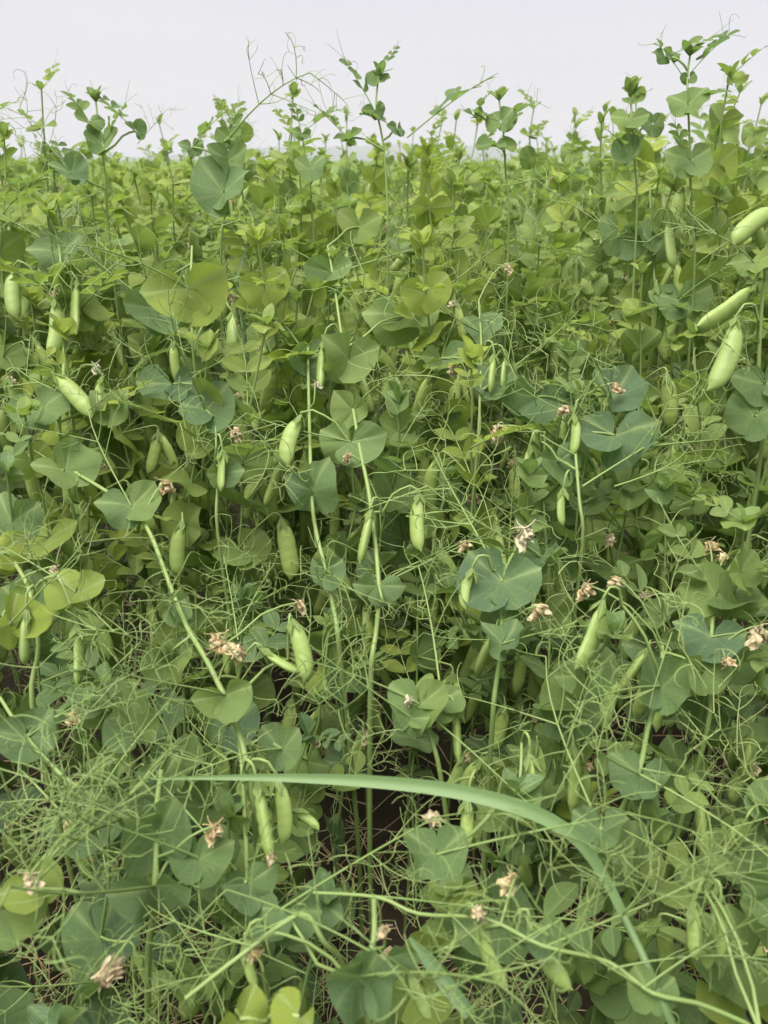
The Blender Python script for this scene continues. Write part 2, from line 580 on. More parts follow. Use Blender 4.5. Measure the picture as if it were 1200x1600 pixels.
def dry_flower_geo(rng, lod=0):
    """crumpled, hanging dead petals about 2.5 cm long, along -Z"""
    g = Geo()
    for k in range(rng.randint(4, 7) if lod == 0 else 2):
        a = rng.uniform(0, 6.28)
        L, W = rng.uniform(0.010, 0.022), rng.uniform(0.0035, 0.0078)
        nu, nv = (6, 4) if lod == 0 else (2, 2)
        o = Vector((math.cos(a), math.sin(a), 0))
        s = Vector((-math.sin(a), math.cos(a), 0))
        v, uv, f = [], [], []
        ph = [rng.uniform(0, 6) for _ in range(3)]
        lean = rng.uniform(-0.2, 0.8)
        for i in range(nu + 1):
            u = i / nu
            for j in range(nv + 1):
                q = j / nv * 2 - 1
                w = W * math.sin(math.pi * (0.08 + 0.85 * u)) ** .6
                off = 0.004 * math.sin(5 * q + ph[0] + 4 * u) + 0.003 * math.sin(9 * u + ph[1] - 3 * q) + rng.uniform(-.0012, .0012)
                p = o * (lean * L * u + off) + s * (q * w + 0.002 * math.sin(8 * u + ph[2])) + Vector((0, 0, -L * u + rng.uniform(-.001, .001)))
                v.append(tuple(p))
                uv.append((j / nv, u))
        for i in range(nu):
            for j in range(nv):
                b = i * (nv + 1) + j
                f += [(b, b + 1, b + nv + 2), (b, b + nv + 2, b + nv + 1)]
        g.add(v, f, uv, 0, DRY)
    if lod == 0:
        for k in range(3):
            p = curl_path(rng, (0, 0, 0), (rng.gauss(0, 1), rng.gauss(0, 1), rng.uniform(-1, .3)), 0.014, 3, 1.5, 0)
            add_tube(g, p, [.0006] * 4, 3, 0.0, DRY)
    return g.packed()


def stalk_geo(rng, L):
    """flower stalk: out along +Y, rising, then a hook down at the end; returns geometry and end point"""
    pts = [Vector((0, 0, 0))]
    up = rng.uniform(0.2, 0.6)
    for i in range(1, 7):
        t = i / 6
        pts.append(Vector((0.004 * math.sin(3 * t), L * t, L * up * t * (1 - .35 * t))))
    e = pts[-1]
    for k in range(1, 4):
        a = k / 3 * 2.2
        pts.append(e + Vector((0, .006 * math.sin(a), .006 * (math.cos(a) - 1) * 1.2)))
    g = Geo()
    add_tube(g, pts, [.0013] * 6 + [.0012] * 4, 5, 0.35)
    return g.packed(), pts[-1].copy()


def compound_leaf_geo(rng, L):
    """rachis along +Y ending in a few tendrils; returns geometry and leaflet frames"""
    g = Geo()
    pts = curl_path(rng, (0, 0, 0), (0, 1, 0.15), L, 8, 0.5, 0.4)
    add_tube(g, pts, [.0011 - .00006 * i for i in range(9)], 4, 0.2)
    for k in range(rng.randint(3, 5)):
        d = (pts[-1] - pts[-2]).normalized() + Vector((rng.gauss(0, .5), rng.gauss(0, .5), rng.gauss(0, .5)))
        q = curl_path(rng, pts[-1 - (k % 2)], d, rng.uniform(.03, .055), 6, rng.choice([1, 2.5, 5]), 0)
        add_tube(g, q, [.0006 - .00004 * i for i in range(7)], 3, 0.2)
    fr = []
    for k, idx in enumerate((3, 5, 7)[:2 + (rng.random() < .6)]):
        ax = (pts[idx] - pts[idx - 1]).normalized()
        up = (Vector((0, 0, 1)) - ax * ax.z).normalized()
        sd = ax.cross(up)
        for s in (-1, 1):
            y = (sd * s + ax * rng.uniform(.4, .9) + up * rng.uniform(-.1, .5)).normalized()
            z = (up + Vector((rng.gauss(0, .25), rng.gauss(0, .25), 0))).normalized()
            fr.append((pts[idx].copy(), y, z, rng.uniform(.030, .042) * (1 - .14 * k)))
    return g.packed(), fr


RL = random.Random(11)
LIB = {}
ME = {}


def lib(key, pk, mesh_name):
    LIB[key] = pk
    ME[key] = mesh_from(mesh_name, pk)


NS = 10
for i in range(NS):
    for s in (-1, 1):
        lib(('stip', s, i, 0), stipule_geo(RL, s, 0, i / (NS - 1)), 'leaf')
        LIB[('stip', s, i, 1)] = stipule_geo(RL, s, 1, i / (NS - 1))
NT = 9
for i in range(NT):
    lib(('tend', i, 0), tendril_geo(RL, 0), 'tendril')
    LIB[('tend', i, 1)] = tendril_geo(RL, 1)
for i in range(5):
    lib(('leaflet', i, 0), leaflet_geo(RL, 0), 'leaflet')
    LIB[('leaflet', i, 1)] = leaflet_geo(RL, 1)
for i in range(6):
    lib(('pod', i, 0), pod_geo(RL, 0), 'pod')
    LIB[('pod', i, 1)] = pod_geo(RL, 1)
for i in range(3):
    lib(('calyx', i, 0), calyx_geo(RL), 'calyx')
for i in range(6):
    lib(('dry', i, 0), dry_flower_geo(RL, 0), 'withered_flower')
    LIB[('dry', i, 1)] = dry_flower_geo(RL, 1)
STALK_END = {}
for i in range(4):
    pk, e = stalk_geo(RL, (0.025, 0.04, 0.055, 0.07)[i])
    lib(('stalk', i, 0), pk, 'flower_stalk')
    STALK_END[i] = e
CLEAF = {}
for i in range(4):
    pk, fr = compound_leaf_geo(RL, RL.uniform(.08, .12))
    lib(('cleaf', i, 0), pk, 'leaf_rib')
    CLEAF[i] = fr


def frame(pos, y, z, s=1.0):
    """matrix with local +Y along y, +Z near z"""
    y = Vector(y).normalized()
    z = Vector(z)
    z = z - y * z.dot(y)
    if z.length < 1e-4:
        z = y.orthogonal()
    z.normalize()
    x = y.cross(z)
    M = Matrix((( x.x * s, y.x * s, z.x * s, pos[0]), (x.y * s, y.y * s, z.y * s, pos[1]),
                (x.z * s, y.z * s, z.z * s, pos[2]), (0, 0, 0, 1)))
    return M


# A plant is a list of parts: dict(name, key | geo, M, tone, kids=[...]) in the plant's own space.
def part(name, key, M, tone=0.0, kids=None):
    return dict(name=name, key=key, M=M, tone=tone, kids=kids or [])


def pair_parts(rng, pos, N, U, size, tone, spread=40, cup=None, lo=0):
    """the two clasping leaves of one joint. N = face of the disc they make, U = its upward direction"""
    N = Vector(N).normalized()
    U = (Vector(U) - N * Vector(U).dot(N)).normalized()
    S = U.cross(N)
    spread = rng.uniform(.75, 1.75) * spread
    out = []
    for s in (-1, 1):
        sp = math.radians(spread + rng.uniform(-18, 26))
        y = S * (s * math.sin(sp)) + U * math.cos(sp)
        c = (cup if cup is not None else rng.uniform(-0.3, 0.8)) + rng.gauss(0, .16)
        R3 = Matrix.Rotation(-s * c, 3, U) @ Matrix.Rotation(rng.gauss(0, .2), 3, S)
        z = R3 @ N
        y = R3 @ y
        out.append(part('leaf', ('stip', s, rng.randrange(lo, NS), 0), frame(Vector(pos) + S * (s * .0015), y, z, size * rng.uniform(.9, 1.1)), tone + rng.uniform(-.12, .12)))
    return out


def pod_part(rng, pos, direction, length, tone, calyx=True, roll=None):
    z = -Vector(direction).normalized()
    a = Vector((1, 0, 0)) if roll is None else Vector(roll)
    a = Matrix.Rotation(rng.uniform(0, 6.28) if roll is None else 0, 3, z) @ (a - z * a.dot(z)).normalized()
    y = z.cross(a)
    M = frame(pos, y, z, length)
    kids = []
    if calyx:
        kids.append(part('calyx', ('calyx', rng.randrange(3), 0), Matrix.Scale(1.0 / length, 4), 0.0))
    return part('pod', ('pod', rng.randrange(6), 0), M, tone, kids)


def pod_cluster(rng, parts, pos, D, tone, n=1, dry=0.4, stalk=None, podlen=None):
    si = rng.choice([1, 2, 2, 3, 3]) if stalk is None else stalk
    yd = Vector(D) + Vector((0, 0, rng.uniform(-.1, .5)))
    M = frame(pos, yd, (0, 0, 1))
    parts.append(part('flower_stalk', ('stalk', si, 0), M, rng.uniform(-.1, .3)))
    e = M @ STALK_END[si]
    for k in range(n):
        d = Vector((rng.gauss(0, .22), rng.gauss(0, .22), -1)).normalized() if n == 1 else Vector((rng.gauss(0, .12) + (-.28, .28)[k % 2] * rng.uniform(.5, 1), rng.gauss(0, .2), -1)).normalized()
        parts.append(pod_part(rng, e, d, podlen or rng.uniform(.060, .082), tone + rng.uniform(-.2, .25)))
    if n == 0 or rng.random() < dry:
        sc = rng.uniform(.6, 1.0)
        parts.append(part('withered_flower', ('dry', rng.randrange(6), 0), Matrix.Translation(e) @ Matrix.Rotation(rng.uniform(0, 6), 4, 'Z') @ Matrix.Rotation(rng.uniform(-.6, .6), 4, 'X') @ Matrix.Scale(sc, 4), 0.35 if rng.random() < .25 else 0.0))


def cleaf_part(rng, pos, D, tone, scale=1.0):
    i = rng.randrange(4)
    kids = [part('leaflet', ('leaflet', rng.randrange(5), 0), frame(p, y, z, s), tone + rng.uniform(-.12, .12)) for p, y, z, s in CLEAF[i]]
    return part('compound_leaf', ('cleaf', i, 0), frame(pos, D, (0, 0, 1), scale), tone * .4, kids)


def stem_part(pts, r0, r1, tone=0.2, sides=6):
    g = Geo()
    n = len(pts)
    add_tube(g, pts, [r0 + (r1 - r0) * i / (n - 1) for i in range(n)], sides, 0.0)
    return dict(name='stem', geo=g.packed(), M=Matrix.Identity(4), tone=tone, kids=[])


def make_plant(rng, H, lean=0.12, pods=(2, 3, 4), leafy_top=0.4, tone=0.3, wire=.55):
    """one pea vine in its own space, rooted at the origin, H high"""
    parts = []
    az = rng.uniform(0, 6.28)
    ld = Vector((math.cos(az), math.sin(az), 0)) * lean
    n = max(8, int(H / 0.055))
    pts = []
    wob = [rng.uniform(0, 6) for _ in range(2)]
    for i in range(n + 1):
        t = i / n
        p = Vector((0.012 * math.sin(5 * t + wob[0]) * t, 0.012 * math.sin(6 * t + wob[1]) * t, H * t)) + ld * (H * t * (0.4 + 0.6 * t))
        if i:
            p += Vector((rng.gauss(0, .003), rng.gauss(0, .003), 0))
        pts.append(p)
    parts.append(stem_part(pts, .0026, .0014, tone * .5))
    a0 = rng.uniform(0, 6.28)
    start = max(1, int(n * (0.14 if H < .7 else 0.34)))
    pod_nodes = rng.choice(pods) + (4 if H > .75 else 1)
    pod_at = set(range(n - 2 - pod_nodes, n - 2))
    for i in range(start, n + 1):
        t = i / n
        T = (pts[min(i + 1, n)] - pts[i - 1]).normalized()
        a = a0 + math.pi * (i % 2) + rng.gauss(0, .45)
        D = Vector((math.cos(a), math.sin(a), 0))
        D = (D - T * D.dot(T)).normalized()
        fromtop = n - i
        size = interp(fromtop, [0, 1, 2, 3, 6, 12], [.020, .031, .037, .039, .039, .033]) * rng.uniform(.85, 1.18)
        phi = math.radians(rng.uniform(8, 78))
        N = D * math.cos(phi) + T * math.sin(phi)
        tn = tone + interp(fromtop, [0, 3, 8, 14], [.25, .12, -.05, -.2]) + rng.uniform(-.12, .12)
        skip = 0.25 if t < 0.5 else (0.08 if H < .75 else .2)
        if t < .6 and rng.random() < .07:
            tn = .95
        if rng.random() > skip:
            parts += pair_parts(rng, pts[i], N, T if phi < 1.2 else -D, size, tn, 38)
        up = rng.uniform(.25, .9)
        leafdir = (D + T * up).normalized()
        if (fromtop <= 5 and rng.random() < leafy_top) or (H > .75 and fromtop <= 7 and rng.random() < .35):
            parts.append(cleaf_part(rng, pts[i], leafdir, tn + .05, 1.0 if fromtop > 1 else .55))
        elif fromtop > 0 and rng.random() < wire * (.85 if H < .6 else .5):
            ts = 1.0 if fromtop > 2 else .6
            parts.append(part('tendril', ('tend', rng.randrange(NT), 0), frame(pts[i], leafdir, (rng.gauss(0, .4), rng.gauss(0, .4), 1), ts * rng.uniform(.8, 1.2)), rng.uniform(.25, .7)))
            if H < .6 and rng.random() < wire - .45:
                a3 = a + rng.uniform(1, 5)
                parts.append(part('tendril', ('tend', rng.randrange(NT), 0), frame(pts[i], (math.cos(a3), math.sin(a3), rng.uniform(.1, .8)), (0, 0, 1), rng.uniform(.7, 1.1)), rng.uniform(.1, .5)))
        if i in pod_at:
            a2 = a + rng.choice([-1, 1]) * rng.uniform(.3, 1.1)
            pod_cluster(rng, parts, pts[i], Vector((math.cos(a2), math.sin(a2), .1)), .3 + tone * .4, (1 if rng.random() < .35 else 2) if i < n - 3 else (1 if rng.random() < .8 else 0), dry=.2)
    # growing tip: small folded leaflets and a curl
    tip = pts[-1]
    tips = []
    for k in range(3):
        a = a0 + k * 2.2
        tips.append(part('leaf', ('leaflet', rng.randrange(5), 0), frame(tip, (math.cos(a), math.sin(a), rng.uniform(.5, 2.6)), (-math.cos(a) * .6, -math.sin(a) * .6, 1), rng.uniform(.016, .03)), tone + .1))
    parts.append(dict(name='growing_tip', geo=join_parts(tips, 0), M=Matrix.Identity(4), tone=0.0, kids=[]))
    return parts


TOTAL = [0]


def make_objects(parts, root, tier=0):
    """link parts as objects under root; tier 1 merges the wiry tendrils, tier 2 merges all but pods"""
    def one(p, parent):
        me = ME[p['key']] if 'key' in p else p.setdefault('mesh', mesh_from(p['name'], p['geo']))
        o = bpy.data.objects.new(p['name'], me)
        o.parent = parent
        o.matrix_basis = p['M']
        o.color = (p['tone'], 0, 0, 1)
        COL.objects.link(o)
        TOTAL[0] += 1
        for k in p['kids']:
            one(k, o)
        return o
    for p in parts:
        one(p, root)


def geo_of(p, lod):
    if 'key' in p:
        k = p['key'][:-1] + (lod,)
        return LIB.get(k) if k in LIB else (LIB[p['key']] if lod == 0 else None)
    return p['geo']


def join_parts(parts, lod, keep=lambda p: True):
    g = Geo()

    def rec(p, M):
        A = M @ p['M']
        pk = geo_of(p, lod)
        if pk is not None and keep(p):
            g.add_geo(pk, A, p['tone'])
        for k in p['kids']:
            rec(k, A)
    for p in parts:
        rec(p, Matrix.Identity(4))
    return g.packed() if g.n else None


def tiered(parts, tier):
    """reduce a plant's part list for plants farther off"""
    if tier == 0:
        return parts
    if tier == 1:
        wires = [p for p in parts if p['name'] == 'tendril']
        rest = [p for p in parts if p['name'] != 'tendril']
        for p in rest:
            if p['name'] == 'pod':
                p['kids'] = []
            if p['name'] == 'compound_leaf':
                p['geo'] = join_parts([p], 0)
                p.pop('key')
                p.update(M=Matrix.Identity(4), tone=0.0, kids=[])
        if wires:
            rest.append(dict(name='tendrils', geo=join_parts(wires, 0), M=Matrix.Identity(4), tone=0.0, kids=[], stuff=True))
        return rest
    keepers = [p for p in parts if p['name'] in ('stem', 'pod')]
    for p in keepers:
        p['kids'] = []
    fol = [p for p in parts if p['name'] not in ('stem', 'pod')]
    keepers.append(dict(name='foliage', geo=join_parts(fol, 1), M=Matrix.Identity(4), tone=0.0, kids=[], stuff=True))
    return keepers


def plant_object(parts, label, group, M, name='pea_plant'):
    r = bpy.data.objects.new(name, None)
    r.empty_display_size = 0.05
    r.matrix_basis = M
    r['label'] = label
    r['category'] = 'pea plant'
    if group:
        r['group'] = group
    COL.objects.link(r)
    n0 = len(COL.objects)
    make_objects(parts, r)
    for c in r.children:
        if c.name.split('.')[0] in ('tendrils', 'foliage'):
            c['kind'] = 'stuff'
    return r


# ------------------------------------------------------------------ the setting
def grid_mesh(name, xs, ys, zfun, mat):
    xs, ys = np.asarray(xs, float), np.asarray(ys, float)
    X, Y = np.meshgrid(xs, ys)
    Z = zfun(X, Y)
    v = np.stack([X.ravel(), Y.ravel(), Z.ravel()], 1)
    W = len(xs)
    f = []
    for j in range(len(ys) - 1):
        for i in range(W - 1):
            a = j * W + i
            f.append((a, a + 1, a + W + 1, a + W))
    me = bpy.data.meshes.new(name)
    me.from_pydata(v.tolist(), [], f)
    me.materials.append(mat)
    for p in me.polygons:
        p.use_smooth = True
    o = bpy.data.objects.new(name, me)
    COL.objects.link(o)
    o['kind'] = 'structure'
    return o


def axis(near, far, n):
    a = np.geomspace(near, far, n)
    return np.concatenate([-a[::-1], [0], a])


RG = np.random.default_rng(5)
g_x, g_y = axis(0.05, 6000, 60), np.concatenate([[-6000, -500, -50], np.linspace(-6, 6, 90), np.geomspace(6.5, 6000, 40)])
ground = grid_mesh('ground', g_x, g_y, lambda X, Y: np.where((abs(X) < 8) & (abs(Y) < 8), 0.012 * np.sin(X * 23 + Y * 7) * np.sin(Y * 19 - X * 5) + 0.008 * RG.standard_normal(X.shape) - .01, -0.02), M_SOIL)
ground['label'] = 'bare brown earth between the pea plants'

hx = np.linspace(-3800, 3800, 120)
hy = np.array([2300, 2500, 2700, 2900, 3100, 3400])


def hillz(X, Y):
    ridge = 34 + 14 * np.sin(X / 610 + .6) + 9 * np.sin(X / 260 + 2.0) + 4 * np.sin(X / 97)
    prof = np.interp(Y, hy, [-3, .35, .75, 1.0, .95, .6])
    return np.where(prof < 0, -3, ridge * prof)


hills = grid_mesh('hills', hx, hy, hillz, M_HILL)
hills['label'] = 'low hazy hills along the horizon'

# ------------------------------------------------------------------ traced plants: their stems, leaves, pods follow the photograph
HR = random.Random(77)
HERO_ROOTS = []
HERO_TAGS = []


def away(pos, phi_deg, turn=0.0):
    """face direction of a leaf pair: phi 0 = upright and turned to the open edge where one stands, 90 = flat"""
    h = Vector((-pos.x, -pos.y, 0)).normalized()
    h = Matrix.Rotation(math.radians(turn), 3, 'Z') @ h
    ph = math.radians(phi_deg)
    return h * math.cos(ph) + Vector((0, 0, math.sin(ph)))


def hero(label, stem, pairs=(), pods=(), flowers=(), tendrils=(), leaves=(), tone=0.3, thick=.0026, wires=1.0, root=None, tip=False, tag=None, name='pea_plant'):
    """stem: [(px,py,depth)] from top down. pairs: (px,py,depth,width_px,phi,turn,tone). pods: (x0,y0,x1,y1,depth,stalk_px,stalk_py).
    flowers: (px,py,depth,scale,tone). leaves: compound leaves (px,py,depth, to_px,to_py,to_depth). Everything is moved to the plant's own space."""
    rng = HR
    W = [P(*s) for s in stem]
    low = W[-1]
    d = (W[-1] - W[-2]).normalized() if len(W) > 1 else Vector((0, 0, -1))
    base = Vector((low.x + d.x * .12 + rng.uniform(-.03, .03), max(.3, low.y + rng.uniform(0.0, .06)), 0)) if root is None else Vector((root[0], root[1], 0))
    HERO_ROOTS.append(base)
    if tag:
        HERO_TAGS.append((base, tag))
    mids = [low.lerp(base, t) + Vector((math.sin(t * 3.1) * d.x * .04, 0, 0)) for t in (.25, .5, .75)]
    ctrl = [base] + mids[::-1] + W[::-1]
    pts = []
    for i in range(len(ctrl) - 1):
        p0, p1, p2, p3 = ctrl[max(i - 1, 0)], ctrl[i], ctrl[i + 1], ctrl[min(i + 2, len(ctrl) - 1)]
        for k in range(4):
            t = k / 4
            pts.append(0.5 * ((2 * p1) + (p2 - p0) * t + (2 * p0 - 5 * p1 + 4 * p2 - p3) * t * t + (3 * p1 - p0 - 3 * p2 + p3) * t ** 3))
    pts.append(ctrl[-1])
    loc = [p - base for p in pts]
    parts = [stem_part(loc, thick, thick * .6, tone * .6 + .15, 7)]

    def connect(pos, rad, name):
        """a side stem from the main stem to a leaf, pod or flower that stands off it"""
        best = min(loc, key=lambda q: (q - pos).length + (.6 * max(0, q.z - pos.z + .03)))
        if (best - pos).length < .014:
            return
        sag = Vector((rng.gauss(0, .004), rng.gauss(0, .004), 0))
        mid = best.lerp(pos, .55) + Vector((0, 0, .12 * (best - pos).length)) + sag
        g = Geo()
        add_tube(g, [best, best.lerp(mid, .5) + sag, mid, mid.lerp(pos, .55) + Vector((0, 0, .02 * (best - pos).length)), pos], [rad * 1.2, rad * 1.1, rad, rad, rad * .9], 5, 0.0)
        parts.append(dict(name=name, geo=g.packed(), M=Matrix.Identity(4), tone=tone * .6 + .2, kids=[]))

    for q in pairs:
        px, py, dep, wpx, phi = q[:5]
        turn = q[5] if len(q) > 5 else 0
        tn = q[6] if len(q) > 6 else tone
        pos = P(px, py, dep)
        if py < 300:
            wpx *= .72
        connect(pos - base, .0015, 'side_stem')
        size = wpx * depth_of(py, dep) / FPX * 0.43
        Nn = away(pos, phi, turn)
        U = Vector((0, 0, 1)) if phi < 75 else Vector((-Nn.x, -Nn.y, .2)) + Vector((0, 1, 0))
        if py < 300:
            if rng.random() < .7:
                a = rng.uniform(0, 6.28)
                parts.append(cleaf_part(rng, pos - base, (math.cos(a), math.sin(a) * .7, rng.uniform(.2, 1.2)), tn + .05, rng.uniform(.45, .8)))
        parts += pair_parts(rng, pos - base, Nn, U, size, tn, 46, rng.uniform(-.15, .6), 3)
        if rng.random() < wires:
            a = rng.uniform(0, 6.28)
            parts.append(part('tendril', ('tend', rng.randrange(NT), 0), frame(pos - base, (math.cos(a), math.sin(a) * .6, rng.uniform(.2, .9)), (0, 0, 1), rng.uniform(.8, 1.15)), rng.uniform(0, .35)))
    for x0, y0, x1, y1, dep, sx, sy in pods:
        dep = depth_of((y0 + y1) / 2, dep)
        a, b = P(x0, y0, dep), P(x1, y1, dep - .01)
        L = (b - a).length
        parts.append(pod_part(rng, a - base, b - a, L, .35 + rng.uniform(-.15, .3), True, roll=None))
        s = P(sx, sy, dep + .01)
        connect(s - base, .0015, 'side_stem')
        mid = (a + s) * .5 + Vector((0, 0, .016))
        g = Geo()
        sp = [s - base, s.lerp(mid, .55) - base + Vector((0, 0, .006)), mid - base, a.lerp(mid, .5) - base + Vector((0, 0, .007)), a - base + Vector((0, 0, .004)), a - base]
        add_tube(g, sp, [.0016, .0015, .0014, .0013, .0013, .0014], 5, .0)
        parts.append(dict(name='flower_stalk', geo=g.packed(), M=Matrix.Identity(4), tone=.4, kids=[]))
    for x, y, dep, sc, tn in flowers:
        connect(P(x, y, dep) - base + Vector((0, 0, .012 * sc)), .001, 'flower_stalk')
        parts.append(part('withered_flower', ('dry', rng.randrange(6), 0), Matrix.Translation(P(x, y, dep) - base + Vector((0, 0, .012 * sc))) @ Matrix.Rotation(rng.uniform(0, 6), 4, 'Z') @ Matrix.Rotation(rng.uniform(-.9, .9), 4, 'X') @ Matrix.Scale(sc * .8, 4), tn))
    for x, y, dep, x2, y2, d2, sc in tendrils:
        a, b = P(x, y, dep), P(x2, y2, d2)
        parts.append(part('tendril', ('tend', rng.randrange(NT), 0), frame(a - base, b - a, (rng.gauss(0, .5), rng.gauss(0, .5), 1), (b - a).length / .125 * sc), rng.uniform(.1, .4)))
    for x, y, dep, x2, y2, d2 in leaves:
        a, b = P(x, y, dep), P(x2, y2, d2)
        parts.append(cleaf_part(rng, a - base, b - a, tone, (b - a).length / .12))
    if tip:
        t0 = loc[-1]
        for k in range(5):
            a = k * 1.4 + 1
            parts.append(part('leaf', ('leaflet', rng.randrange(5), 0), frame(t0, (math.cos(a), math.sin(a), rng.uniform(.5, 2.6)), (-math.cos(a) * .6, -math.sin(a) * .6, 1), rng.uniform(.016, .03)), tone + .15))
    return plant_object(parts, label, None, Matrix.Translation(base), name)


hero(tag='the round leaf disc', label='pea plant with round clasping leaf disc and pods at the crop\'s open middle',
     stem=[(552, 640, 0), (563, 705, -.01), (578, 780, -.02), (592, 912, -.01), (588, 985, .02), (580, 1050, .04)],
     pairs=[(548, 690, -.01, 120, 30, 10, .42), (552, 640, .01, 90, 10, -30, .45), (592, 915, -.02, 92, 8, 0, .22)],
     pods=[(470, 650, 445, 728, -.02, 545, 690), (580, 798, 562, 882, -.03, 596, 800), (655, 772, 654, 862, -.03, 598, 800)],
     flowers=[(540, 722, -.02, .7, 0)], tendrils=[(578, 780, -.02, 690, 760, 0.9, 1), (592, 912, 0, 700, 870, 0.9, 1)], thick=.0034)
hero(tag='the wide blue disc', label='pea plant with wide blue green leaf disc halfway up its bare stem',
     stem=[(481, 540, .03), (483, 640, .01), (487, 770, -.02), (494, 830, 0), (510, 895, .01), (522, 955, .03), (530, 1010, .05)],
     pairs=[(487, 765, -.03, 118, 4, 0, .14), (510, 892, .0, 74, 10, -20, .2), (482, 560, .03, 110, 25, 40, .3)],
     pods=[(505, 535, 500, 610, 0, 530, 520)], flowers=[(493, 607, -.01, .6, .8)], thick=.0032)
hero(tag='the pale leaning vine', label='pea plant with pale folded leaves on a stem leaning steeply over the tangle',
     stem=[(100, 728, .0), (200, 790, -.02), (235, 835, -.03), (258, 895, -.03), (290, 975, -.03), (330, 1045, -.03), (372, 1140, -.02), (392, 1230, .0), (400, 1300, .04)],
     pairs=[(205, 790, -.03, 125, 35, 15, .38), (100, 735, -.01, 120, 50, 30, .42), (262, 950, -.03, 105, 15, 75, .32), (352, 1085, -.05, 108, 12, 0, .45), (268, 1030, .0, 100, 20, -35, .6)],
     pods=[(410, 1015, 468, 1052, -.04, 372, 1060), (455, 968, 480, 1065, -.02, 450, 1030)],
     flowers=[(262, 770, -.02, 1.2, 0), (340, 1010, -.05, 1.1, 0), (375, 1032, -.05, 1.0, .1), (465, 955, -.03, .8, 0)],
     tendrils=[(372, 1000, .0, 360, 890, .86, 1), (372, 985, .0, 430, 900, .86, 1), (330, 1045, 0, 200, 1080, .8, 1)], thick=.0034, tone=.4)
hero(tag='the bent pod stalk', label='pea plant with flat dark leaves and a plump pod hung from a tall bent stalk',
     stem=[(1035, 1010, .0), (1032, 1070, -.03), (1012, 1140, 0), (998, 1205, -.01), (960, 1290, .03), (930, 1370, .06)],
     pairs=[(1032, 1072, -.04, 125, 38, 0, .2), (1098, 1050, .0, 100, 30, 25, .5), (1000, 1210, -.03, 120, 55, 0, .1), (940, 1298, -.02, 130, 40, -20, .26)],
     pods=[(942, 940, 902, 1048, -.10, 972, 945)], flowers=[(915, 930, -.05, 1.0, .1), (962, 918, -.05, .9, 0)],
     tendrils=[(1000, 1200, -.04, 1140, 1215, .62, 1.1), (1000, 1210, -.04, 1180, 1300, .58, 1.2), (1032, 1070, -.03, 1120, 1160, .68, 1), (960, 1290, -.03, 1080, 1370, .58, 1.2)], thick=.0034, tone=.2)
hero(tag='the bluish flat leaf', label='pea plant with lighter upper leaf and bluish flat leaf below at the tangle\'s rim',
     stem=[(1118, 925, -.02), (1112, 990, -.02), (1110, 1060, .03), (1105, 1140, .07)],
     pairs=[(1120, 930, -.03, 135, 55, 0, .45), (1112, 995, -.02, 120, 45, 0, .08)],
     flowers=[(1180, 1000, -.03, 1.3, .25), (1130, 1040, -.02, .7, 0), (1105, 862, .0, .9, 0), (1133, 880, 0, .8, 0)],
     tendrils=[(1118, 925, -.02, 1230, 880, .8, 1), (1112, 990, 0, 1230, 980, .75, 1)], thick=.0032)
hero(tag='the creamy flower cluster', label='pea plant with dark spread leaves below a creamy withered flower cluster',
     stem=[(818, 835, -.01), (785, 905, -.02), (783, 960, 0), (785, 1005, -.01), (775, 1070, .02), (770, 1120, .05)],
     pairs=[(785, 908, -.03, 150, 45, 0, .08), (785, 1006, -.02, 105, 65, 20, .16), (845, 870, .01, 100, 40, -20, .12)],
     pods=[(738, 890, 724, 952, -.03, 770, 890)], flowers=[(818, 848, -.03, 1.4, .6), (730, 858, -.03, .8, 0), (740, 882, -.03, .7, 0), (850, 965, -.01, 1.2, .15)],
     tendrils=[(783, 905, 0, 900, 850, .88, 1), (785, 1000, 0, 700, 1000, .78, 1.2)], thick=.0032, tone=.1)
hero(tag='the small leaf rosette', label='pea shoot with a rosette of small fresh leaves on a short stem',
     stem=[(655, 1100, -.03), (672, 1150, -.01), (688, 1210, .02)],
     pairs=[(655, 1100, -.04, 120, 55, 0, .45), (690, 1095, -.03, 95, 60, 40, .42), (640, 1120, -.04, 80, 45, -40, .36)],
     pods=[(712, 1105, 716, 1190, .0, 672, 1120), (730, 1250, 728, 1330, .03, 745, 1215)], flowers=[(640, 1105, -.05, .6, .6)],
     tendrils=[(672, 1120, -.03, 790, 1210, .66, 1.2), (672, 1140, -.03, 560, 1130, .7, 1)], thick=.003, tip=True, tone=.4)
hero(tag='the drooping grey leaves', label='pea plant with drooping grey green leaves hung from a kinked bare stem',
     stem=[(584, 1400, -.02), (584, 1470, -.03), (566, 1530, -.03), (580, 1610, 0)],
     pairs=[(566, 1525, -.04, 165, 10, 0, .2), (600, 1500, -.04, 110, 25, 20, .26)],
     pods=[(640, 1520, 672, 1596, -.01, 600, 1510)], flowers=[(600, 1460, -.05, .6, .2)],
     tendrils=[(584, 1400, -.02, 730, 1440, .56, 1.2), (566, 1530, -.02, 700, 1570, .53, 1.2), (470, 1425, -.03, 330, 1480, .58, 1.2)], thick=.0034, tone=.2)
hero('pea vine lying across the tangle from a swollen joint, almost leafless',
     [(290, 1560, -.04), (380, 1490, -.05), (470, 1428, -.05), (505, 1470, -.04), (535, 1505, -.01), (545, 1560, .03)],
     pairs=[(440, 1420, .0, 150, 55, 0, .16)], pods=[(385, 1470, 400, 1545, -.01, 420, 1455)], flowers=[(395, 1500, -.04, .8, .0)], tendrils=[(400, 1480, -.04, 260, 1430, .58, 1.2), (350, 1520, -.04, 250, 1540, .56, 1.2)], thick=.0026, tone=.35)
